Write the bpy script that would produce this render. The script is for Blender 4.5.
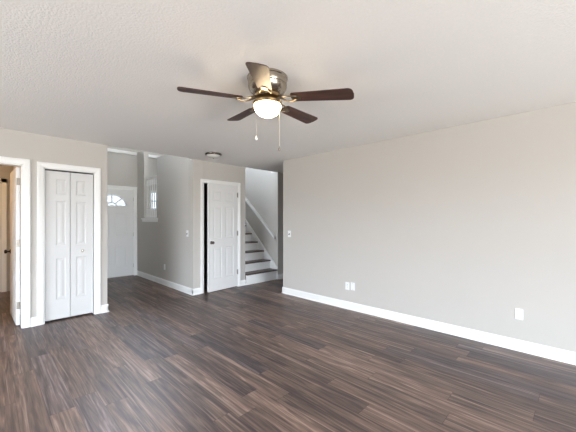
import bpy, bmesh, math, random
from mathutils import Vector, Matrix
PI = math.pi
for o in list(bpy.data.objects):
    bpy.data.objects.remove(o)
SC = bpy.context.scene
COL = SC.collection

# ------------------------------------------------------------------ camera
cam_d = bpy.data.cameras.new('camera')
cam = bpy.data.objects.new('camera', cam_d)
COL.objects.link(cam)
YAW = -math.radians(45.58)
cam.location = (0, 0, 1.338)
cam.rotation_euler = (PI/2, 0, YAW)
cam_d.sensor_width = 36
cam_d.lens = 18.47
cam_d.shift_y = 4.4/576
cam_d.clip_start = 0.02
SC.camera = cam
# ------------------------------------------------------------------ world
w = bpy.data.worlds.new('sky')
SC.world = w
w.use_nodes = True
nt = w.node_tree
bg = nt.nodes['Background']
tcw = nt.nodes.new('ShaderNodeTexCoord'); spw = nt.nodes.new('ShaderNodeSeparateXYZ')
mrw = nt.nodes.new('ShaderNodeMapRange'); mxw = nt.nodes.new('ShaderNodeMix'); mxw.data_type = 'RGBA'
mrw.inputs['From Min'].default_value = -0.02; mrw.inputs['From Max'].default_value = 0.06
nt.links.new(tcw.outputs['Generated'], spw.inputs[0]); nt.links.new(spw.outputs[2], mrw.inputs['Value'])
nt.links.new(mrw.outputs[0], mxw.inputs['Factor'])
mxw.inputs['A'].default_value = (0.25, 0.24, 0.225, 1)      # sunlit yard below the horizon
mxw.inputs['B'].default_value = (0.86, 0.96, 1.10, 1)       # overcast sky
nt.links.new(mxw.outputs['Result'], bg.inputs[0])
bg.inputs[1].default_value = 16.0
# ------------------------------------------------------------------ daylight portals at the windows, added ceiling fill lamps
def area(name, loc, rot, sx, sy, power, color, spread=180):
    l = bpy.data.lights.new(name, 'AREA')
    l.shape = 'RECTANGLE'; l.size = sx; l.size_y = sy
    l.energy = power; l.color = color; l.spread = math.radians(spread)
    o = bpy.data.objects.new(name, l)
    o.location = loc; o.rotation_euler = rot
    COL.objects.link(o)
    return o
def portal(name, loc, rot, sx, sy):
    o = area(name, loc, rot, sx, sy, 1, (1, 1, 1)); o.data.cycles.is_portal = True
portal('portal_patio_door', (.7, -4.53, 1.04), (PI/2, 0, 0), 3.4, 2.08)
portal('portal_side_window', (-4.73, 1.5, 1.3), (PI/2, 0, -PI/2), 3.8, 1.8)
portal('portal_landing_window', (3.315, 7.83, 1.835), (-PI/2, 0, 0), .87, .53)
portal('portal_foyer_window', (3.25, 7.83, 4.0), (-PI/2, 0, 0), 2.5, 1.76)
portal('portal_fanlight', (2.04, 7.83, 1.82), (-PI/2, 0, 0), .62, .32)
area('ceiling_fill_rear', (.7, -4.85, 0.25), (PI/2+0.95, 0, 0), 3.4, 0.7, 200, (1.0, 0.98, 0.97), 125)  # unseen lamp added outside the rear opening, tilted up to brighten the ceiling
area('ceiling_fill_side', (-4.95, 1.6, 0.35), (PI/2+0.90, 0, -PI/2), 3.6, 0.6, 225, (1.0, 0.98, 0.97), 125)  # second added fill lamp, aimed up through the side window at the ceiling
# ------------------------------------------------------------------ exposure
vs = SC.view_settings
vs.view_transform = 'Standard'
vs.look = 'None'
vs.exposure = 0.57
vs.gamma = 1.0
vs.use_curve_mapping = False

# ================================================================== materials
def srgb(r, g, b):
    f = lambda c: (c/255/12.92 if c/255 <= .04045 else ((c/255+.055)/1.055)**2.4)
    return (f(r), f(g), f(b), 1)
def mat(name, col, rough=0.5, metal=0.0, noise=0.0, nscale=8, bump=0.0, bscale=200, spec=0.5):
    m = bpy.data.materials.new(name)
    m.use_nodes = True
    nt = m.node_tree
    b = nt.nodes['Principled BSDF']
    b.inputs['Base Color'].default_value = col
    b.inputs['Roughness'].default_value = rough
    b.inputs['Metallic'].default_value = metal
    b.inputs['Specular IOR Level'].default_value = spec
    tc = nt.nodes.new('ShaderNodeTexCoord')
    if noise:
        n = nt.nodes.new('ShaderNodeTexNoise'); n.inputs['Scale'].default_value = nscale
        n.inputs['Detail'].default_value = 4
        nt.links.new(tc.outputs['Object'], n.inputs['Vector'])
        mx = nt.nodes.new('ShaderNodeMix'); mx.data_type = 'RGBA'
        lo = tuple(c*(1-noise) for c in col[:3]) + (1,)
        hi = tuple(min(1, c*(1+noise)) for c in col[:3]) + (1,)
        mx.inputs['A'].default_value = lo; mx.inputs['B'].default_value = hi
        nt.links.new(n.outputs['Fac'], mx.inputs['Factor'])
        nt.links.new(mx.outputs['Result'], b.inputs['Base Color'])
    if bump:
        n2 = nt.nodes.new('ShaderNodeTexNoise'); n2.inputs['Scale'].default_value = bscale
        n2.inputs['Detail'].default_value = 3
        nt.links.new(tc.outputs['Object'], n2.inputs['Vector'])
        bp = nt.nodes.new('ShaderNodeBump'); bp.inputs['Strength'].default_value = bump
        bp.inputs['Distance'].default_value = 0.01
        nt.links.new(n2.outputs['Fac'], bp.inputs['Height'])
        nt.links.new(bp.outputs['Normal'], b.inputs['Normal'])
    return m
M_WALL = mat('greige_paint', srgb(198, 194, 188), 0.75, noise=0.015, nscale=3, bump=0.08, bscale=160, spec=0.3)
M_CEIL = mat('textured_ceiling', srgb(237, 235, 232), 0.9, noise=0.03, nscale=70, bump=0.36, bscale=80, spec=0.1)
M_TRIM = mat('white_trim_paint', srgb(243, 243, 241), 0.35, noise=0.008, nscale=5)
M_DOOR = mat('white_door_paint', srgb(236, 236, 235), 0.42, noise=0.008, nscale=5, bump=0.03, bscale=90)
M_DOOR_DIM = mat('white_door_paint_dimmed', srgb(214, 214, 213), 0.45, noise=0.008, nscale=5, bump=0.03, bscale=90)  # same white door paint, darkened to offset the strong light on the bifold
M_PLATE = mat('white_plastic', srgb(244, 244, 244), 0.3, noise=0.005)
M_DARK = mat('dark_slot', srgb(35, 32, 30), 0.5, noise=0.1)
M_NICKEL = mat('brushed_nickel', srgb(172, 162, 148), 0.24, 1.0, noise=0.08, nscale=40)
M_CHROME = mat('polished_chrome', srgb(190, 188, 184), 0.1, 1.0, noise=0.03)
M_DARKCHROME = mat('dark_chrome', srgb(112, 106, 100), 0.12, 1.0, noise=0.03)
M_IRON = mat('antique_nickel', srgb(128, 114, 96), 0.38, 1.0, noise=0.1, nscale=60)
M_KNOB = mat('satin_pewter', srgb(132, 126, 120), 0.28, 1.0, noise=0.05)
M_BRONZE = mat('dark_metal', srgb(70, 62, 56), 0.35, 0.9, noise=0.1)
M_HINGE = mat('hinge_nickel', srgb(150, 143, 134), 0.4, 0.8, noise=0.05)
M_BRASS = mat('antique_brass', srgb(176, 150, 112), 0.3, 1.0, noise=0.08)
M_GLASSW = mat('frosted_white_glass', srgb(222, 220, 215), 0.25, noise=0.01)
M_CHAIN = mat('beaded_chain', srgb(226, 216, 196), 0.35, 0.3, noise=0.05)
M_CLOSET_SHADE = mat('closet_shade_paint', srgb(120, 112, 104), 0.9, noise=0.03)  # wall colour darkened to put the shade of the closed closet into it

def wood(name, c0, c1, c2, rough=0.35, axis='X'):
    m = bpy.data.materials.new(name); m.use_nodes = True
    nt = m.node_tree; b = nt.nodes['Principled BSDF']
    tc = nt.nodes.new('ShaderNodeTexCoord'); mp = nt.nodes.new('ShaderNodeMapping')
    mp.inputs['Scale'].default_value = (1.5, 22, 22) if axis == 'X' else (22, 1.5, 22)
    n = nt.nodes.new('ShaderNodeTexNoise'); n.inputs['Scale'].default_value = 2.2
    n.inputs['Detail'].default_value = 6; n.inputs['Distortion'].default_value = 0.6
    r = nt.nodes.new('ShaderNodeValToRGB')
    r.color_ramp.elements[0].position = 0.3; r.color_ramp.elements[0].color = c0
    r.color_ramp.elements[1].position = 0.72; r.color_ramp.elements[1].color = c2
    e = r.color_ramp.elements.new(0.5); e.color = c1
    nt.links.new(tc.outputs['Object'], mp.inputs['Vector'])
    nt.links.new(mp.outputs['Vector'], n.inputs['Vector'])
    nt.links.new(n.outputs['Fac'], r.inputs['Fac'])
    nt.links.new(r.outputs['Color'], b.inputs['Base Color'])
    b.inputs['Roughness'].default_value = rough
    return m
M_BLADE = wood('cherry_blade', srgb(50, 28, 22), srgb(66, 38, 30), srgb(82, 50, 40), 0.5)
M_TREAD = wood('dark_tread', srgb(58, 42, 38), srgb(84, 62, 54), srgb(112, 86, 74), 0.35)

def glow(name, col, strength):
    m = bpy.data.materials.new(name); m.use_nodes = True
    nt = m.node_tree; b = nt.nodes['Principled BSDF']
    b.inputs['Base Color'].default_value = (0.9, 0.88, 0.84, 1)
    b.inputs['Roughness'].default_value = 0.3
    b.inputs['Emission Color'].default_value = col
    b.inputs['Emission Strength'].default_value = strength
    return m
M_BOWL = glow('lit_opal_glass', (1.0, 0.76, 0.47, 1), 26.0)
def glass(name, tint=(0.97, 0.98, 0.98, 1)):
    m = bpy.data.materials.new(name); m.use_nodes = True
    nt = m.node_tree
    for n in list(nt.nodes):
        nt.nodes.remove(n)
    out = nt.nodes.new('ShaderNodeOutputMaterial'); mx = nt.nodes.new('ShaderNodeMixShader')
    t = nt.nodes.new('ShaderNodeBsdfTransparent'); g = nt.nodes.new('ShaderNodeBsdfGlossy')
    t.inputs[0].default_value = tint; g.inputs['Roughness'].default_value = 0.02
    fr = nt.nodes.new('ShaderNodeFresnel'); fr.inputs[0].default_value = 1.3
    nt.links.new(fr.outputs[0], mx.inputs[0]); nt.links.new(t.outputs[0], mx.inputs[1])
    nt.links.new(g.outputs[0], mx.inputs[2]); nt.links.new(mx.outputs[0], out.inputs[0])
    return m
M_GLASS = glass('window_glass')
M_PANE_DIM = glass('sky_dimming_pane', (0.052, 0.053, 0.054, 1))  # tint added to cut the sky's brightness so the fanlight spokes show
M_LANDING_DIM = glass('dimmed_landing_glass', (0.30, 0.31, 0.32, 1))  # tint added to dim the sky behind the balusters

def floor_mat():
    m = bpy.data.materials.new('walnut_laminate'); m.use_nodes = True
    nt = m.node_tree; N = nt.nodes; L = nt.links
    b = N['Principled BSDF']
    def math_(op, a, bb=None):
        n = N.new('ShaderNodeMath'); n.operation = op
        for i, v in enumerate((a, bb)):
            if v is None: continue
            if isinstance(v, (int, float)): n.inputs[i].default_value = v
            else: L.new(v, n.inputs[i])
        return n.outputs[0]
    tc = N.new('ShaderNodeTexCoord'); sp = N.new('ShaderNodeSeparateXYZ')
    L.new(tc.outputs['Object'], sp.inputs[0])
    PW, PL = 0.150, 1.22
    xs = math_('DIVIDE', sp.outputs[0], PW); row = math_('FLOOR', xs)
    fx = math_('FRACT', xs)
    wn = N.new('ShaderNodeTexWhiteNoise'); wn.noise_dimensions = '1D'; L.new(row, wn.inputs['W'])
    ys = math_('ADD', math_('DIVIDE', sp.outputs[1], PL), wn.outputs['Value'])
    col = math_('FLOOR', ys); fy = math_('FRACT', ys)
    cb = N.new('ShaderNodeCombineXYZ'); L.new(row, cb.inputs[0]); L.new(col, cb.inputs[1])
    wn2 = N.new('ShaderNodeTexWhiteNoise'); wn2.noise_dimensions = '2D'; L.new(cb.outputs[0], wn2.inputs['Vector'])
    rnd = wn2.outputs['Value']
    # long streaks, shifted per plank
    def streak(sx, sy, scale, detail, dist, off):
        c = N.new('ShaderNodeCombineXYZ')
        L.new(math_('MULTIPLY', sp.outputs[0], sx), c.inputs[0])
        L.new(math_('MULTIPLY', sp.outputs[1], sy), c.inputs[1])
        L.new(math_('MULTIPLY', rnd, off), c.inputs[2])
        n = N.new('ShaderNodeTexNoise'); n.inputs['Scale'].default_value = scale
        n.inputs['Detail'].default_value = detail; n.inputs['Distortion'].default_value = dist
        L.new(c.outputs[0], n.inputs['Vector'])
        return n.outputs['Fac']
    s1 = streak(24, 1.5, 1.0, 6, 1.6, 40)
    s2 = streak(85, 4.5, 1.0, 5, 0.8, 90)
    f = math_('ADD', math_('MULTIPLY', s1, 0.70), math_('MULTIPLY', s2, 0.30))
    f = math_('ADD', f, math_('MULTIPLY', math_('SUBTRACT', rnd, 0.5), 0.16))
    r = N.new('ShaderNodeValToRGB'); cr = r.color_ramp
    cr.elements[0].position = 0.30; cr.elements[0].color = srgb(58, 48, 50)
    cr.elements[1].position = 0.72; cr.elements[1].color = srgb(166, 144, 132)
    for p, c in ((0.42, srgb(84, 70, 66)), (0.51, srgb(106, 89, 82)), (0.60, srgb(128, 106, 95))):
        e = cr.elements.new(p); e.color = c
    L.new(f, r.inputs['Fac'])
    s3 = streak(44, 0.7, 1.0, 3, 0.5, 60)
    def layer(prev, lo, hi, colr, amt):
        mr = N.new('ShaderNodeMapRange'); mr.interpolation_type = 'SMOOTHSTEP'
        mr.inputs['From Min'].default_value = lo; mr.inputs['From Max'].default_value = hi
        L.new(s3, mr.inputs['Value'])
        k = N.new('ShaderNodeMix'); k.data_type = 'RGBA'
        L.new(math_('MULTIPLY', mr.outputs[0], amt), k.inputs['Factor'])
        L.new(prev, k.inputs['A']); k.inputs['B'].default_value = colr
        return k.outputs['Result']
    grain = layer(r.outputs['Color'], 0.58, 0.70, srgb(178, 156, 143), 0.5)
    grain = layer(grain, 0.42, 0.30, srgb(46, 38, 40), 0.55)
    # cooler slate planks
    mx = N.new('ShaderNodeMix'); mx.data_type = 'RGBA'; mx.blend_type = 'MULTIPLY'
    wn3 = N.new('ShaderNodeTexWhiteNoise'); wn3.noise_dimensions = '3D'; L.new(cb.outputs[0], wn3.inputs['Vector'])
    L.new(math_('GREATER_THAN', wn3.outputs['Value'], 0.70), mx.inputs['Factor'])
    L.new(grain, mx.inputs['A']); mx.inputs['B'].default_value = (0.78, 0.85, 1.00, 1)
    # seams
    ex = math_('MINIMUM', fx, math_('SUBTRACT', 1.0, fx))
    ey = math_('MINIMUM', fy, math_('SUBTRACT', 1.0, fy))
    seam = math_('MAXIMUM', math_('LESS_THAN', ex, 0.009), math_('LESS_THAN', ey, 0.0014))
    mx2 = N.new('ShaderNodeMix'); mx2.data_type = 'RGBA'
    L.new(math_('MULTIPLY', seam, 0.6), mx2.inputs['Factor'])
    L.new(mx.outputs['Result'], mx2.inputs['A']); mx2.inputs['B'].default_value = srgb(34, 26, 25)
    L.new(mx2.outputs['Result'], b.inputs['Base Color'])
    L.new(math_('ADD', math_('MULTIPLY', s2, 0.16), 0.36), b.inputs['Roughness'])
    bp = N.new('ShaderNodeBump'); bp.inputs['Strength'].default_value = 0.12; bp.inputs['Distance'].default_value = 0.004
    L.new(f, bp.inputs['Height']); L.new(bp.outputs['Normal'], b.inputs['Normal'])
    return m
M_FLOOR = floor_mat()

# ================================================================== mesh helpers
class MB:
    def __init__(s):
        s.bm = bmesh.new()
    def box(s, x0, x1, y0, y1, z0, z1):
        v = [s.bm.verts.new(p) for p in ((x0,y0,z0),(x1,y0,z0),(x1,y1,z0),(x0,y1,z0),
                                          (x0,y0,z1),(x1,y0,z1),(x1,y1,z1),(x0,y1,z1))]
        for q in ((0,3,2,1),(4,5,6,7),(0,1,5,4),(1,2,6,5),(2,3,7,6),(3,0,4,7)):
            s.bm.faces.new([v[i] for i in q])
        return s
    def prism(s, pts, axis, a, b):
        """extrude the 2D outline pts along axis from a to b"""
        def P(p, t):
            return {'X': (t, p[0], p[1]), 'Y': (p[0], t, p[1]), 'Z': (p[0], p[1], t)}[axis]
        va = [s.bm.verts.new(P(p, a)) for p in pts]; vb = [s.bm.verts.new(P(p, b)) for p in pts]
        n = len(pts)
        s.bm.faces.new(va[::-1]); s.bm.faces.new(vb)
        for i in range(n):
            s.bm.faces.new([va[i], va[(i+1) % n], vb[(i+1) % n], vb[i]])
        return s
    def lathe(s, prof, seg=40, loc=(0,0,0), axis='Z', close=False):
        """prof: list of (r, h) turned about axis"""
        rings = []
        lx, ly, lz = loc
        for r, h in prof:
            ring = []
            for i in range(seg):
                a = 2*PI*i/seg
                c, d = r*math.cos(a), r*math.sin(a)
                p = {'Z': (c, d, h), 'Y': (c, h, d), 'X': (h, c, d)}[axis]
                ring.append(s.bm.verts.new((p[0]+lx, p[1]+ly, p[2]+lz)))
            rings.append(ring)
        for a, b in zip(rings, rings[1:]):
            for i in range(seg):
                s.bm.faces.new([a[i], a[(i+1) % seg], b[(i+1) % seg], b[i]])
        if close:
            for i in range(seg):
                a, b = rings[-1], rings[0]
                s.bm.faces.new([a[i], a[(i+1) % seg], b[(i+1) % seg], b[i]])
        else:
            s.bm.faces.new(rings[0][::-1]); s.bm.faces.new(rings[-1])
        return s
    def tube(s, path, r, seg=10):
        path = [Vector(p) for p in path]
        rings = []
        for i, p in enumerate(path):
            t = (path[min(i+1, len(path)-1)] - path[max(i-1, 0)]).normalized()
            u = t.cross(Vector((0,0,1)))
            if u.length < 1e-3: u = t.cross(Vector((1,0,0)))
            u.normalize(); v = t.cross(u)
            rr = r[i] if isinstance(r, (list, tuple)) else r
            rings.append([s.bm.verts.new(p + (u*math.cos(2*PI*k/seg) + v*math.sin(2*PI*k/seg))*rr) for k in range(seg)])
        for a, b in zip(rings, rings[1:]):
            for k in range(seg):
                s.bm.faces.new([a[k], a[(k+1) % seg], b[(k+1) % seg], b[k]])
        s.bm.faces.new(rings[0][::-1]); s.bm.faces.new(rings[-1])
        return s
    def build(s, name, m, parent=None, bevel=0.0, smooth=False, loc=None):
        bmesh.ops.recalc_face_normals(s.bm, faces=s.bm.faces)
        me = bpy.data.meshes.new(name)
        s.bm.to_mesh(me); s.bm.free()
        me.materials.append(m)
        o = bpy.data.objects.new(name, me)
        COL.objects.link(o)
        if parent: o.parent = parent
        if loc: o.location = loc
        if smooth:
            for p in me.polygons: p.use_smooth = True
            e = o.modifiers.new('edges', 'EDGE_SPLIT'); e.split_angle = math.radians(38)
        if bevel:
            b = o.modifiers.new('bevel', 'BEVEL'); b.width = bevel; b.segments = 2; b.limit_method = 'ANGLE'
        return o
def tag(o, label, cat, group=None):
    o['label'] = label; o['category'] = cat
    if group: o['group'] = group
    return o
def struct(o, label=None, cat=None):
    o['kind'] = 'structure'
    if label: tag(o, label, cat)
    return o
def empty(name, loc, rz=0):
    o = bpy.data.objects.new(name, None)
    COL.objects.link(o); o.location = loc; o.rotation_euler = (0, 0, rz)
    o.empty_display_size = 0.1
    return o
def copy_tree(o, parent=None):
    c = o.copy(); COL.objects.link(c)
    if parent: c.parent = parent
    for ch in list(o.children):
        copy_tree(ch, c)
    return c

# ================================================================== the shell
W, T, H = 4.92, 0.12, 2.44          # plane of the closet wall, wall thickness, ceiling height
RX, RY = 3.83, 3.883                # right wall and where it ends
CX, FX, SX, TX = 1.24, 2.59, 3.757, 4.64   # foyer left, foyer right, stair left, stair right
FY, UP = 7.70, 5.0                  # front wall and upper ceiling
SY = 4.87                           # face of the stub wall beside the stairs

struct(MB().box(-4.9, 6.7, -4.7, 8.3, -0.12, 0).build('floor', M_FLOOR), 'dark walnut plank floor running toward the far doors', 'floor')
c = MB()
c.box(-4.6, 6.5, -4.4, W, H, H+.26)
c.box(-4.6, CX-T, W, FY, H, H+.26)
c.box(FX+.10, SX-.10, W, 6.2, H, H+.26)
c.box(SX+.88, 6.5, W, 5.1, H, H+.26)
struct(c.build('ceiling', M_CEIL), 'white textured ceiling over the living room', 'ceiling')
struct(MB().box(CX-T, TX+T, W-.1, FY+.1, UP, UP+.1).build('ceiling_upper', M_CEIL), 'upper ceiling above the foyer and stairs', 'ceiling')

struct(MB().box(RX, RX+T, -4.4, RY, 0, H).build('wall_right', M_WALL, bevel=0.006), 'long bare greige wall along the right side of the room', 'wall')
# left wall with an added window, rear wall with the patio door
lw = MB()
lw.box(-4.72, -4.6, -4.52, -.4, 0, H); lw.box(-4.72, -4.6, 3.4, FY, 0, H)
lw.box(-4.72, -4.6, -.4, 3.4, 0, .4); lw.box(-4.72, -4.6, -.4, 3.4, 2.2, H)
struct(lw.build('wall_left', M_WALL), 'greige wall with an added window left of the camera', 'wall')
rw = MB()
rw.box(-4.6, -1.0, -4.52, -4.4, 0, H); rw.box(2.4, 6.5, -4.52, -4.4, 0, H); rw.box(-1.0, 2.4, -4.52, -4.4, 2.08, H)
struct(rw.build('wall_rear', M_WALL), 'greige wall with the glass patio door behind the camera', 'wall')
struct(MB().box(6.5, 6.62, -4.52, 5.1, 0, H).build('wall_kitchen', M_WALL), 'far wall of the space behind the right wall', 'wall')
# closet wall
D1, D2 = -.45, .314                 # open doorway
B1, B2 = .516, 1.086                # bifold opening
cw = MB()
cw.box(-4.6, D1, W, W+T, 0, H); cw.box(D1, D2, W, W+T, 2.035, H)
cw.box(D2, B1, W, W+T, 0, H); cw.box(B1, B2, W, W+T, 2.03, H)
cw.box(B2, CX, W, W+T, 0, H)
struct(cw.build('wall_closet', M_WALL), 'beige wall holding the bifold closet and the open doorway', 'wall')
struct(MB().box(CX-T, CX, W+T, FY, 0, UP).box(CX-T, CX, W-.05, W+T, H+.26, UP).build('wall_foyer_left', M_WALL), 'left side wall of the entry foyer', 'wall')
# wall with the under-stair closet door
K1, K2 = 2.792, 3.570
mw = MB()
mw.box(FX, K1, W, W+T, 0, H); mw.box(K1, K2, W, W+T, 2.055, H); mw.box(K2, SX, W, W+T, 0, H)
struct(mw.build('wall_middle', M_WALL, bevel=0.004), 'greige wall around the half open closet door beside the stairs', 'wall')
# foyer right wall with the high opening to the landing
O1, O2, OZ = 6.52, 7.27, 1.36
fr = MB()
fr.box(FX, FX+.10, W+T, O1, 0, H+.26); fr.box(FX, FX+.10, O2, FY, 0, 3.0); fr.box(FX, FX+.10, O1, O2, 0, OZ)
struct(fr.build('wall_foyer_right', M_WALL), 'grey foyer side wall with a high railed opening', 'wall')
# front wall
E1, E2, EZ = 1.565, 2.512, 2.085
V1, V2, V3, V4 = 2.88, 3.75, 1.57, 2.10
U1, U2, U3, U4 = 2.00, 4.50, 3.12, 4.88
fw = MB()
fw.box(-4.6, E1, FY, FY+T, 0, H); fw.box(CX-T, E1, FY, FY+T, H, 3.1)
fw.box(E1, E2, FY, FY+T, EZ, 3.1); fw.box(E2, V1, FY, FY+T, 0, 3.1)
fw.box(V1, V2, FY, FY+T, 0, V3); fw.box(V1, V2, FY, FY+T, V4, 3.1); fw.box(V2, TX+T, FY, FY+T, 0, 3.1)
fw.box(CX-T, U1, FY, FY+T, 3.1, UP); fw.box(U2, TX+T, FY, FY+T, 3.1, UP)
fw.box(U1, U2, FY, FY+T, 3.1, U3); fw.box(U1, U2, FY, FY+T, U4, UP)
struct(fw.build('wall_front', M_WALL), 'front wall of the house behind the entry door', 'wall')
struct(MB().box(CX, TX+T, W-.10, W-.02, H+.26, UP).build('wall_upper', M_WALL), 'upper wall above the living room ceiling edge', 'wall')
st = MB()
st.box(TX, TX+T, SY, FY, 0, UP)
struct(st.build('wall_stair', M_WALL, bevel=0.004), 'pale wall along the right of the staircase', 'wall')
struct(MB().box(TX+T, 6.5, SY, SY+T, 0, H).build('wall_passage', M_WALL), 'shaded wall just right of the stairs', 'wall')
struct(MB().box(SX-.10, SX, W+T, 6.3, 0, H).build('wall_stair_left', M_WALL), 'wall between the closet and the stairs', 'wall')
struct(MB().box(FX+.1, SX-.1, 6.2, 6.3, 0, H).build('wall_closet_back', M_CLOSET_SHADE), 'back of the closet under the stairs', 'wall')
# hall behind the open doorway and the bifold closet
struct(MB().box(.36, .44, W+T, FY, 0, H).build('wall_hall_right', M_WALL), 'hall wall behind the open white door', 'wall')
struct(MB().box(.44, CX-T, 5.72, 5.80, 0, H).build('wall_bifold_back', M_WALL), 'back of the bifold closet', 'wall')

# ------------------------------------------------------------------ trim
def casing(n, x0, x1, zt, y, wd, label, deep=T):
    """door casing on a wall facing the camera (-Y), with the jamb lining"""
    m = MB()
    th = .018
    prof = [(0,0),(0,th*.5),(.010,th*.7),(wd*.45,th*.8),(wd*.62,th),(wd*.94,th),(wd,th*.75),(wd,0)]
    # mitred sweep up the left leg, across the head and down the right leg
    rows = []
    for o_, t_ in prof:
        rows.append([m.bm.verts.new(p) for p in ((x0-o_, y-t_, 0), (x0-o_, y-t_, zt+o_), (x1+o_, y-t_, zt+o_), (x1+o_, y-t_, 0))])
    k = len(rows)
    for i in range(k):
        for j in range(3):
            m.bm.faces.new([rows[i][j], rows[(i+1) % k][j], rows[(i+1) % k][j+1], rows[i][j+1]])
    m.bm.faces.new([r_[0] for r_ in rows]); m.bm.faces.new([r_[3] for r_ in rows][::-1])
    # jambs
    m.box(x0-.001, x0+.012, y-.002, y+deep+.002, 0, zt)
    m.box(x1-.012, x1+.001, y-.002, y+deep+.002, 0, zt)
    m.box(x0, x1, y-.002, y+deep+.002, zt-.012, zt+.001)
    return struct(m.build('trim_%d' % n, M_TRIM), label, 'door frame')
casing(1, D1, D2, 2.03, W, .072, 'white casing around the open doorway at far left')
casing(2, B1, B2, 2.022, W, .066, 'white casing around the bifold closet doors')
casing(3, K1, K2, 2.045, W, .055, 'white casing around the closet door beside the stairs')
casing(4, E1, E2, EZ, FY, .066, 'white casing around the front door')
# belly band on the front wall
struct(MB().box(CX, FX-.03, FY-.045, FY, 2.915, 2.99).box(FX+.1, TX, FY-.045, FY, 2.915, 2.99).build('trim_5', M_TRIM, bevel=.006),
       'white ledge strip high on the wall above the front door', 'trim')
# sill of the high opening
sl = MB()
sl.box(FX-.035, FX+.13, O1-.06, O2+.085, OZ, OZ+.03)
sl.box(FX-.016, FX, O1-.045, O2+.07, OZ-.055, OZ)
struct(sl.build('trim_6', M_TRIM, bevel=.004), 'white sill under the railed opening in the foyer wall', 'trim')

def base(name, pts, label, h=.112, t=.014):
    """baseboard with shoe moulding along a run; pts are (x,y) of the wall face, room on the left of travel"""
    m = MB()
    for a, b in zip(pts, pts[1:]):
        a = Vector(a); b = Vector(b)
        d = (b-a).normalized(); n = Vector((-d.y, d.x))
        prof = [(0,0),(t+.010,0),(t+.009,.010),(t+.004,.018),(t,.020),(t,h-.022),(t*.55,h-.006),(t*.4,h),(0,h)]
        va = [m.bm.verts.new((a.x+n.x*p[0]-d.x*0, a.y+n.y*p[0], p[1])) for p in prof]
        vb = [m.bm.verts.new((b.x+n.x*p[0], b.y+n.y*p[0], p[1])) for p in prof]
        k = len(prof)
        m.bm.faces.new(va[::-1]); m.bm.faces.new(vb)
        for i in range(k):
            m.bm.faces.new([va[i], va[(i+1) % k], vb[(i+1) % k], vb[i]])
    return struct(m.build(name, M_TRIM), label, 'baseboard')
base('baseboard_right', [(RX, -4.4), (RX, RY+.014)], 'white baseboard along the long right wall')
base('baseboard_right_end', [(RX-.014, RY), (RX+T, RY)], 'white baseboard round the end of the right wall')
base('baseboard_foyer', [(FX, W-.014), (FX, FY)], 'white baseboard along the grey foyer wall')
base('baseboard_middle', [(K1-.057, W), (FX-.014, W)], 'white baseboard left of the half open closet door')
base('baseboard_stair', [(SX, W), (K2+.057, W)], 'white baseboard between closet door and stairs')
base('baseboard_closet', [(CX+.014, W), (B2+.067, W)], 'white baseboard right of the bifold closet')
base('baseboard_closet_corner', [(CX, FY), (CX, W-.014)], 'white baseboard down the hidden side of the foyer')
base('baseboard_doorway', [(B1-.067, W), (D2+.073, W)], 'white baseboard between open doorway and bifold closet')
base('baseboard_passage', [(6.5, SY), (TX+.012, SY)], 'white baseboard on the shaded wall right of the stairs')
base('baseboard_hall', [(.36, W+T), (.36, FY)], 'white baseboard in the hall behind the open door')

# ------------------------------------------------------------------ windows
def window(n, axis, a0, a1, z0, z1, p, depth, label, bars=(1, 1), pane=None):
    """frame in a wall; axis 'Y' = wall facing along Y at p"""
    r = empty('window_%d' % n, ((a0+a1)/2, p, z0) if axis == 'Y' else (p, (a0+a1)/2, z0), 0 if axis == 'Y' else PI/2)
    struct(r, label, 'window')
    hw, hh = (a1-a0)/2, z1-z0
    f = MB(); t = .05
    f.box(-hw, -hw+t, -depth/2, depth/2, 0, hh); f.box(hw-t, hw, -depth/2, depth/2, 0, hh)
    f.box(-hw+t, hw-t, -depth/2, depth/2, 0, t); f.box(-hw+t, hw-t, -depth/2, depth/2, hh-t, hh)
    for i in range(1, bars[0]):
        x = -hw + 2*hw*i/bars[0]; f.box(x-.014, x+.014, -.015, .015, t, hh-t)
    for i in range(1, bars[1]):
        z = hh*i/bars[1]; f.box(-hw+t, hw-t, -.017, .017, z-.016, z+.016)
    f.build('window_frame', M_TRIM, r)
    MB().box(-hw+t, hw-t, -.003, .003, t, hh-t).build('pane', pane or M_GLASS, r)
    return r
window(1, 'Y', -1.0, 2.4, 0.0, 2.08, -4.46, .1, 'sliding glass patio door behind the camera', (2, 1))
window(2, 'Y', V1, V2, V3, V4, FY+.06, .1, 'bright landing window seen through the foyer railing', (2, 2), M_LANDING_DIM)
window(3, 'Y', U1, U2, U3, U4, FY+.06, .1, 'high window above the stair landing', (2, 2))
window(4, 'X', -.4, 3.4, .4, 2.2, -4.66, .1, 'added side window left of the camera, sized to light the room', (2, 2))  # unseen window, placed and sized for the light it throws on the room

# ================================================================== doors
def panel_faces(m, xs, zs, panels, y, sgn, deep=.006):
    """one face of a panelled door as a grid; panels is a set of (i, j) cells that are moulded"""
    for i in range(len(xs)-1):
        for j in range(len(zs)-1):
            x0, x1, z0, z1 = xs[i], xs[i+1], zs[j], zs[j+1]
            if (i, j) not in panels:
                q = [(x0,y,z0),(x1,y,z0),(x1,y,z1),(x0,y,z1)]
                m.bm.faces.new([m.bm.verts.new(p) for p in q]); continue
            rings = []
            lim = min(x1-x0, z1-z0)/2
            for ins, d in ((0,0),(.010,deep),(min(.026, lim*.5),deep),(min(.048, lim*.8),deep*.25)):
                yy = y - sgn*d*-1 if False else y + sgn*d
                rings.append([m.bm.verts.new(p) for p in ((x0+ins,yy,z0+ins),(x1-ins,yy,z0+ins),(x1-ins,yy,z1-ins),(x0+ins,yy,z1-ins))])
            for a, b in zip(rings, rings[1:]):
                for k in range(4):
                    m.bm.faces.new([a[k], a[(k+1) % 4], b[(k+1) % 4], b[k]])
            m.bm.faces.new(rings[-1])
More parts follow.
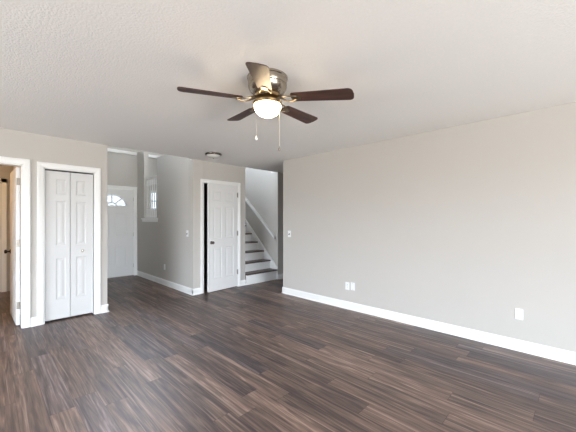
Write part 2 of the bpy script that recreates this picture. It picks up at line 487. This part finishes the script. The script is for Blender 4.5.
def panel_leaf(name, parent, x0, x1, z0, z1, y0, y1, px, pz, material=None):
    """slab from x0..x1 (front face y0) with moulded panels; px/pz lists of (lo, hi)"""
    m = MB()
    xs = sorted({x0, x1, *[v for p in px for v in p]}); zs = sorted({z0, z1, *[v for p in pz for v in p]})
    cells = {(xs.index(a[0]), zs.index(b[0])) for a in px for b in pz}
    panel_faces(m, xs, zs, cells, y0, +1); panel_faces(m, xs, zs, cells, y1, -1)
    for q in (((x0,y0,z0),(x0,y1,z0),(x0,y1,z1),(x0,y0,z1)), ((x1,y0,z0),(x1,y1,z0),(x1,y1,z1),(x1,y0,z1)),
              ((x0,y0,z0),(x1,y0,z0),(x1,y1,z0),(x0,y1,z0)), ((x0,y0,z1),(x1,y0,z1),(x1,y1,z1),(x0,y1,z1))):
        m.bm.faces.new([m.bm.verts.new(p) for p in q])
    bmesh.ops.remove_doubles(m.bm, verts=m.bm.verts, dist=1e-5)
    return m.build(name, material or M_DOOR, parent)
KNOB = [(.0,0),(.031,0),(.031,.004),(.026,.008),(.012,.011),(.011,.030),(.020,.036),(.027,.046),(.027,.056),(.020,.064),(.0001,.067)]
def knob(parent, x, y, z, sgn, m=M_BRONZE, s=1.0, name='knob', label=None):
    k = MB().lathe([(max(r, 1e-4)*s, h*s*sgn) for r, h in KNOB], 24, (x, y, z), 'Y').build(name, m, parent, smooth=True)
    if label: k['label'] = label
    return k
def hinge(parent, x, y, z, axis_off, m=M_HINGE):
    h = MB()
    h.tube([(x, y, z-.045), (x, y, z+.045)], .007, 10)
    h.tube([(x, y, z+.045), (x, y, z+.052)], .0045, 8); h.tube([(x, y, z-.052), (x, y, z-.045)], .0045, 8)
    h.box(min(x, x+axis_off), max(x, x+axis_off), y+.002, y+.005, z-.044, z+.044)
    o = h.build('hinge', m, parent); o['label'] = 'metal hinge'
    return o
SIX_Z = [(.285, .835), (1.005, 1.595), (1.685, 1.885)]

# bifold closet doors
r = empty('door_1', ((B1+B2)/2, W, 0)); struct(r, 'white bifold closet door with a small round knob', 'door')
bw = (B2-B1)/2 - .015
ys, ye = .030, .063
panel_leaf('leaf', r, -bw+.005, -.003, .024, 1.990, ys, ye, [(-bw+.115, -.045)], SIX_Z, M_DOOR_DIM)
panel_leaf('leaf', r, .003, bw-.005, .024, 1.990, ys, ye, [(.065, bw-.085)], SIX_Z, M_DOOR_DIM)
knob(r, .14, ys, .915, -1, M_NICKEL, .55, label='small nickel knob')
MB().box(-bw, bw, .040, .070, 1.992, 2.009).build('track', M_DARK, r)['label'] = 'dark track above the leaves'

# under-stair closet door, standing a little open toward the room
r = empty('door_2', (K2-.014, W-.006, 0), math.radians(6.0)); struct(r, 'white six panel door standing ajar beside the stairs', 'door')
lw_ = .705
panel_leaf('leaf', r, -lw_, 0, .014, 2.030, 0, .035, [(-lw_+.105, -lw_/2-.045), (-lw_/2+.045, -.105)],
           [(.24, .83), (.99, 1.60), (1.70, 1.90)])
knob(r, -lw_+.065, 0, .925, -1, M_KNOB, label='pewter knob'); knob(r, -lw_+.065, .035, .925, 1, M_KNOB)
for z in (.30, 1.08, 1.85): hinge(r, .004, -.004, z, -.02)

# open door at the far left, swung into the hall
r = empty('door_3', (.262, W+T+.015, 0), math.radians(-88.0)); struct(r, 'white door swung open into the hall at far left', 'door')
lw_ = .74
# local x runs from the hinge to the free edge along -X; after the turn it points down the hall
panel_leaf('leaf', r, -lw_, 0, .014, 2.010, 0.0, .036, [(-lw_+.105, -lw_/2-.045), (-lw_/2+.045, -.105)],
           [(.24, .83), (.99, 1.60), (1.70, 1.90)])
knob(r, -lw_+.065, 0, .90, -1, M_BRONZE, label='dark metal knob'); knob(r, -lw_+.065, .036, .90, 1, M_BRONZE)
for z in (.26, 1.05, 1.83):
    h = MB(); h.box(-.001, .0025, .003, .036, z-.045, z+.045); h.tube([(.004, .042, z-.047), (.004, .042, z+.047)], .006, 8)
    o = h.build('hinge', M_HINGE, r); o['label'] = 'metal hinge'

# front door with a fanlight
r = empty('door_4', ((E1+E2)/2, FY+.015, 0)); struct(r, 'white front door with a half round fanlight', 'door')
hw = (E2-E1)/2 - .013
FR_X, FR_Z, FZ = .30, .262, 1.672      # half ellipse glazing
m = MB()
y0, y1 = 0.0, .044
NA = 24
arc = [(FR_X*math.cos(PI*i/NA), FZ+FR_Z*math.sin(PI*i/NA)) for i in range(NA+1)]
zt = EZ-.016
xsC = [-hw, -FR_X, FR_X, hw]
for y, s in ((y0, 1), (y1, -1)):
    pz = [(.22, .76), (.95, 1.50)]
    px = [(-.32, -.06), (.06, .32)]
    xs = sorted({-hw, hw, *[v for p in px for v in p]}); zs = sorted({.014, FZ, *[v for p in pz for v in p]})
    panel_faces(m, xs, zs, {(xs.index(a[0]), zs.index(b[0])) for a in px for b in pz}, y, s)
    # around the fanlight
    F = lambda pts: m.bm.faces.new([m.bm.verts.new((p[0], y, p[1])) for p in pts])
    F([(-hw, FZ), (-FR_X, FZ), (-FR_X, zt), (-hw, zt)]); F([(FR_X, FZ), (hw, FZ), (hw, zt), (FR_X, zt)])
    for a, b in zip(arc, arc[1:]):
        F([a, (a[0], zt), (b[0], zt), b])
for a, b in zip(arc, arc[1:]):
    m.bm.faces.new([m.bm.verts.new(p) for p in ((a[0],y0,a[1]),(b[0],y0,b[1]),(b[0],y1,b[1]),(a[0],y1,a[1]))])
for a, b in (((-FR_X, FZ), (FR_X, FZ)), ((-hw, .014), (-hw, zt)), ((hw, .014), (hw, zt)), ((-hw, .014), (hw, .014)), ((-hw, zt), (hw, zt))):
    m.bm.faces.new([m.bm.verts.new(p) for p in ((a[0],y0,a[1]),(b[0],y0,b[1]),(b[0],y1,b[1]),(a[0],y1,a[1]))])
bmesh.ops.remove_doubles(m.bm, verts=m.bm.verts, dist=1e-5)
m.build('leaf', M_DOOR, r)
# fanlight: rim, spokes and inner arch
f = MB()
f.tube([(x, -.004, z) for x, z in arc], .012, 8)
f.box(-FR_X-.012, FR_X+.012, -.016, .008, FZ-.014, FZ+.012)
for a in (45, 90, 135):
    ca, sa = math.cos(math.radians(a)), math.sin(math.radians(a))
    f.tube([(.10*ca, .012, FZ+.085*sa), (FR_X*ca, .012, FZ+FR_Z*sa)], .013, 6)
f.tube([(.10*math.cos(PI*i/12), .012, FZ+.085*math.sin(PI*i/12)) for i in range(13)], .012, 6)
fo = f.build('fanlight_frame', M_TRIM, r)
g = MB(); v = [g.bm.verts.new((x, .022, z)) for x, z in arc]; g.bm.faces.new(v)
g.build('fanlight_pane', M_PANE_DIM, fo)
knob(r, -hw+.07, 0, .93, -1, M_NICKEL)
MB().box(-hw, hw, -.03, .05, 0, .013).build('threshold', M_HINGE, r)
for z in (.25, 1.0, 1.85):
    MB().tube([(hw+.004, -.004, z-.045), (hw+.004, -.004, z+.045)], .007, 8).build('hinge', M_HINGE, r)

# white door at the end of the hall
r = empty('door_5', (-.19, FY-.02, 0)); struct(r, 'white panelled door at the end of the dim hall', 'door')
panel_leaf('leaf', r, -.38, .38, .014, 2.04, -.012, .018, [(-.28, -.045), (.045, .28)], [(.24, .83), (.99, 1.60), (1.70, 1.90)])
fr_ = MB(); fr_.box(-.455, -.385, -.02, .02, 0, 2.12); fr_.box(.385, .455, -.02, .02, 0, 2.12); fr_.box(-.455, .455, -.02, .02, 2.045, 2.12)
fr_.build('frame', M_TRIM, r)
knob(r, -.31, -.012, .92, -1)

# ================================================================== staircase
RUN, RISE = .23, .194
tops = [.228, .424, .626, .825, 1.020, 1.215, 1.410]
r = empty('staircase', ((SX+TX)/2, SY, 0)); tag(r, 'white painted stairs with dark wood treads climbing beside the closet', 'stairs')
x0, x1 = SX+.002 - r.location.x, TX-.022 - r.location.x
for i, zt in enumerate(tops):
    yb = i*RUN + .012
    zb = 0 if i == 0 else tops[i-1]
    MB().box(x0, x1, yb, yb+.018, zb, zt-.028).build('riser', M_TRIM, r)
    yend = yb+RUN+.018 if i < 6 else FY-SY-.002
    xa = x0 if i < 6 else FX+.102-r.location.x
    if i < 6:
        MB().box(x0, x1, yb-.028, yend, zt-.028, zt).build('tread', M_TREAD, r, bevel=.006)
    else:
        MB().box(x0, x1, yb-.028, 6.3-SY, zt-.028, zt).box(FX+.102-r.location.x, x1, 6.302-SY, yend, zt-.028, zt).build('landing', M_TREAD, r)
# skirt board on the wall side
sk = [(0.0, 0), (0.0, .256+.05), (.03, .30), (7*RUN-.2, 1.56), (7*RUN-.2, 1.38), (.25, 0)]
sk = [(-.004, 0), (-.004, .27), (.012, .285), (6*RUN, 1.555), (6*RUN+.2, 1.555), (6*RUN+.2, 1.20), (.33, 0)]
MB().prism(sk, 'X', x1+.001, x1+.0205).build('skirt_board', M_TRIM, r)
MB().prism([(-.018, 0), (-.018, .11), (.0, .11), (.0, 0)], 'X', x1+.001, x1+.0205).build('skirt_return', M_TRIM, r)
# handrail on the wall
r = empty('handrail', (TX, SY, 0)); tag(r, 'white sloping handrail on the stair wall', 'handrail')
ya, za, yb, zb = .04, .945, 1.62, 2.29
m = MB()
s = (zb-za)/(yb-ya)
m.prism([(ya, za-.040), (ya+.01, za+.040), (yb, zb+.040), (yb, zb-.040)], 'X', -.072, -.030)
m.build('rail', M_TRIM, r, bevel=.010)
m = MB()
m.prism([(ya+.02, za-.055+.02*s), (ya+.02, za+.045), (yb, zb+.03), (yb, zb-.06)], 'X', -.019, -.001)
m.build('mounting_board', M_TRIM, r, bevel=.004)
for t in (.12, .55, .92):
    y = ya+(yb-ya)*t; z = za+(zb-za)*t
    MB().tube([(-.018, y, z-.03), (-.036, y, z-.03), (-.05, y, z-.012)], .007, 8).build('bracket', M_HINGE, r)

# railing in the high opening
r = empty('guard_railing', (FX+.05, O1, OZ+.03)); tag(r, 'white balusters and rail in the high foyer wall opening', 'railing')
ln = O2-O1
m = MB().box(-.028, .028, .002, ln-.002, .89, .945); m.build('top_rail', M_TRIM, r, bevel=.008)
MB().box(-.02, .02, .002, ln-.002, 0, .03).build('bottom_rail', M_TRIM, r, bevel=.004)
nb = 7
for i in range(nb):
    y = ln*(i+.5)/nb
    MB().box(-.0135, .0135, y-.0135, y+.0135, .03, .22).lathe([(.013, .22), (.008, .235), (.012, .30), (.012, .5), (.009, .72), (.012, .74), (.010, .755)], 12, (0, y, 0)).box(-.0135, .0135, y-.0135, y+.0135, .755, .89).build('baluster', M_TRIM, r)

# ================================================================== ceiling fan
lat0, D0 = -.158, 2.28
fc = Vector((math.cos(YAW)*lat0 - math.sin(YAW)*D0, math.sin(YAW)*lat0 + math.cos(YAW)*D0, 0))
FZ0 = H
fan = empty('ceiling_fan', (fc.x, fc.y, FZ0), YAW)
tag(fan, 'five blade wooden ceiling fan with a lit glass bowl', 'ceiling fan')
# local x = across the view, local y = away from the camera, z = 0 at the ceiling
MB().lathe([(.150, 0), (.156, -.004), (.156, -.016), (.150, -.022), (.150, -.060), (.146, -.066), (.150, -.072),
            (.146, -.088), (.132, -.112), (.112, -.128), (.098, -.136), (.06, -.138)], 56).build('motor_housing', M_NICKEL, fan, smooth=True)
MB().lathe([(.085, -.136), (.098, -.140), (.100, -.160), (.090, -.166), (.05, -.168)], 48).build('flywheel', M_BRASS, fan, smooth=True)
MB().lathe([(.050, -.166), (.056, -.172), (.056, -.186), (.046, -.192), (.040, -.198), (.040, -.202)], 40).build('switch_housing', M_BRASS, fan, smooth=True)
# fitter: a shallow pan with a rolled rim that holds the bowl
MB().lathe([(.036, -.196), (.090, -.196), (.108, -.192), (.113, -.198), (.111, -.212), (.104, -.217), (.098, -.214), (.096, -.204), (.036, -.203)], 56, close=True).build('light_fitter', M_BRASS, fan, smooth=True)
bowl = [(.101, -.211), (.103, -.224), (.100, -.242), (.091, -.262), (.077, -.279), (.058, -.291), (.034, -.299), (.0005, -.302)]
inner = [(max(r_-.004, .0003), z+.004) for r_, z in bowl][::-1]
MB().lathe(bowl + inner, 48, close=True).build('glass_bowl', M_BOWL, fan, smooth=True)
tips = [(-19.4, 2.221), (52.6, 2.276), (124.6, 2.290), (196.6, 2.270), (268.6, 2.202)]
ZR = -.178
for k, (deg, zt) in enumerate(tips):
    a = math.radians(deg)
    R0, R1 = .195, .652
    drop = (zt - H) - ZR
    ax = Vector((math.cos(a), math.sin(a), 0)); px = Vector((-math.sin(a), math.cos(a), 0))
    pitch = math.tan(math.radians(-10.5))
    def at(rr, wv, dz=0.0):
        t = (rr - R0)/(R1-R0)
        return ax*rr + px*wv + Vector((0, 0, ZR + drop*t + wv*pitch + dz))
    # blade outline
    out = []
    w0, w1 = .050, .066
    cr = .035
    n = 8
    out.append((R0+.012, -w0)); out.append((R1-cr, -w1))
    for i in range(1, n):
        q = -PI/2 + PI/2*i/n; out.append((R1-cr+cr*math.cos(q), -w1+cr+cr*math.sin(q)))
    out.append((R1, -w1+cr)); out.append((R1+.004, 0)); out.append((R1, w1-cr))
    for i in range(1, n):
        q = PI/2*i/n; out.append((R1-cr+cr*math.cos(q), w1-cr+cr*math.sin(q)))
    out.append((R1-cr, w1)); out.append((R0+.012, w0)); out.append((R0, w0-.014)); out.append((R0-.004, 0)); out.append((R0, -w0+.014))
    m = MB()
    va = [m.bm.verts.new(at(x, y, -.003)) for x, y in out]; vb = [m.bm.verts.new(at(x, y, .003)) for x, y in out]
    m.bm.faces.new(va[::-1]); m.bm.faces.new(vb)
    for i in range(len(out)):
        j = (i+1) % len(out); m.bm.faces.new([va[i], va[j], vb[j], vb[i]])
    # keep the grain along the blade: build in a frame turned with the blade
    rot = Matrix.Rotation(-a, 4, 'Z'); bmesh.ops.transform(m.bm, matrix=rot, verts=m.bm.verts)
    b = m.build('blade', M_BLADE, fan); b.rotation_euler = (0, 0, a)
    # blade iron: two scrolled arms from the flywheel, plate under the blade
    m = MB()
    for s in (-1, 1):
        path = []
        for i in range(9):
            t = i/8
            rr = .088 + t*(.235-.088)
            wv = s*(.012 + .026*math.sin(PI*t)**1.0 + .006*t)
            base_z = -.155*(1-t) + (ZR-.008)*t - .016*math.sin(PI*t)
            p = ax*rr + px*wv + Vector((0, 0, base_z + wv*pitch*t))
            path.append(p)
        m.tube(path, [.008, .008, .007, .006, .006, .006, .006, .007, .007], 8)
    pl = [(.205, -.030), (.262, -.020), (.275, 0), (.262, .020), (.205, .030), (.196, 0)]
    va = [m.bm.verts.new(at(x, y, -.009)) for x, y in pl]; vb = [m.bm.verts.new(at(x, y, -.0035)) for x, y in pl]
    m.bm.faces.new(va[::-1]); m.bm.faces.new(vb)
    for i in range(len(pl)):
        j = (i+1) % len(pl); m.bm.faces.new([va[i], va[j], vb[j], vb[i]])
    bmesh.ops.transform(m.bm, matrix=rot, verts=m.bm.verts)
    m.build('blade_iron', M_IRON, b, smooth=True)
for cx, cy, ze, lab in ((-.076, -.075, 1.945-H, 'shorter pull chain'), (.090, -.07, 1.868-H, 'longer pull chain')):
    m = MB()
    m.tube([(cx*.95, cy*.95, -.200), (cx*1.03, cy*1.03, -.215), (cx*1.04, cy*1.04, -.26), (cx*1.04, cy*1.04, ze+.02)], .0017, 6)
    ch = m.build('pull_chain', M_CHAIN, fan); ch['label'] = lab
    MB().lathe([(.0005, ze+.024), (.003, ze+.022), (.004, ze+.014), (.009, ze+.006), (.010, ze-.002), (.007, ze-.009), (.0005, ze-.012)], 16, (cx*1.04, cy*1.04, 0)).build('fob', M_HINGE if cx > 0 else M_PLATE, ch, smooth=True)
# ================================================================== flush ceiling light
fl = empty('flush_ceiling_light', (2.62, 4.29, H)); tag(fl, 'unlit flush ceiling light with a shallow white glass near the ajar door', 'ceiling light')
MB().lathe([(.06, 0), (.128, 0), (.134, -.006), (.134, -.020), (.128, -.030), (.118, -.034), (.05, -.03)], 48).build('metal_pan', M_DARKCHROME, fl, smooth=True)
MB().lathe([(.116, -.033), (.108, -.048), (.088, -.060), (.05, -.068), (.012, -.071), (.0005, -.071)], 40).build('glass_shade', M_GLASSW, fl, smooth=True)
MB().lathe([(.0005, -.070), (.008, -.071), (.009, -.080), (.004, -.086), (.0005, -.087)], 16).build('finial', M_CHROME, fl, smooth=True)

# ================================================================== wall plates
def plate(root, w=.072, h=.116):
    """plate in local XZ, facing local -Y, its back at y = 0"""
    return MB().box(-w/2, w/2, -.006, 0, -h/2, h/2).build('plate', M_PLATE, root, bevel=.003)
def outlet(name, loc, rz, label, w=.072, h=.116):
    r = empty(name, loc, rz); tag(r, label, 'outlet', 'wall outlets')
    plate(r, w, h)
    for dz in (-.021, .021):
        pts = [(.0165*math.cos(PI*2*i/20), dz+max(-.0135, min(.0135, .0165*math.sin(PI*2*i/20)))) for i in range(20)]
        o = MB().prism(pts, 'Y', -.0085, -.005).build('receptacle', M_PLATE, r)
        s = MB()
        s.box(-.0075, -.0055, -.0092, -.008, dz-.001, dz+.008); s.box(.0055, .0075, -.0092, -.008, dz-.001, dz+.007)
        s.lathe([(.0025, -.0092), (.0025, -.008)], 10, (0, 0, dz-.007), 'Y')
        s.build('slot', M_DARK, o)
    MB().lathe([(.003, -.0072), (.003, -.005)], 10, (0, 0, 0), 'Y').build('screw', M_HINGE, r)
    return r
def switch(name, loc, rz, label):
    r = empty(name, loc, rz); tag(r, label, 'light switch', 'light switches')
    plate(r)
    c_ = MB().box(-.006, .006, -.0075, -.005, -.013, .013).build('toggle_slot', M_DARK, r)
    MB().prism([(-.005, -.018), (-.022, -.016), (-.022, -.006), (-.005, .004)], 'X', -.0075, .0075).build('toggle', M_DARK, r)['label'] = 'dark toggle'
    for z in (-.043, .043):
        MB().lathe([(.003, -.0072), (.003, -.005)], 10, (0, 0, z), 'Y').build('screw', M_HINGE, r)
    return r
RZ = -PI/2      # facing -X
outlet('wall_outlet', (RX, .429, .376), RZ, 'white duplex outlet alone at the right end of the long wall', .066, .110)
outlet('wall_outlet', (RX, 2.490, .345), RZ, 'white duplex outlet, left one of the pair on the long wall')
r = empty('cable_plate', (RX, 2.397, .352), RZ); tag(r, 'white wall plate, right one of the pair on the long wall', 'wall plate')
plate(r)
j = MB().lathe([(.007, -.012), (.007, -.005)], 14, (0, 0, 0), 'Y').build('jack', M_PLATE, r, smooth=True)
for z in (-.043, .043):
    MB().lathe([(.003, -.0072), (.003, -.005)], 10, (0, 0, z), 'Y').build('screw', M_HINGE, r)
outlet('wall_outlet', (FX, 6.12, .371), RZ, 'white duplex outlet low on the grey foyer wall')
switch('light_switch', (RX, 3.714, 1.095), RZ, 'white light switch with a dark toggle at the far end of the long right wall')
switch('light_switch', (FX, 5.127, 1.097), RZ, 'white light switch with a dark toggle on the grey foyer wall')

# hall ceiling lamp (warm light beyond the open doorway)
hl = empty('hall_ceiling_lamp', (-.75, 6.4, H)); tag(hl, 'warm glowing ceiling lamp in the hall behind the open doorway', 'ceiling light')
MB().lathe([(.05, 0), (.11, 0), (.115, -.02), (.05, -.022)], 32).build('metal_pan', M_NICKEL, hl, smooth=True)
MB().lathe([(.105, -.02), (.10, -.05), (.07, -.075), (.0005, -.085)], 32).build('glass_shade', glow('warm_glass', (1.0, .60, .27, 1), 120.0), hl, smooth=True)
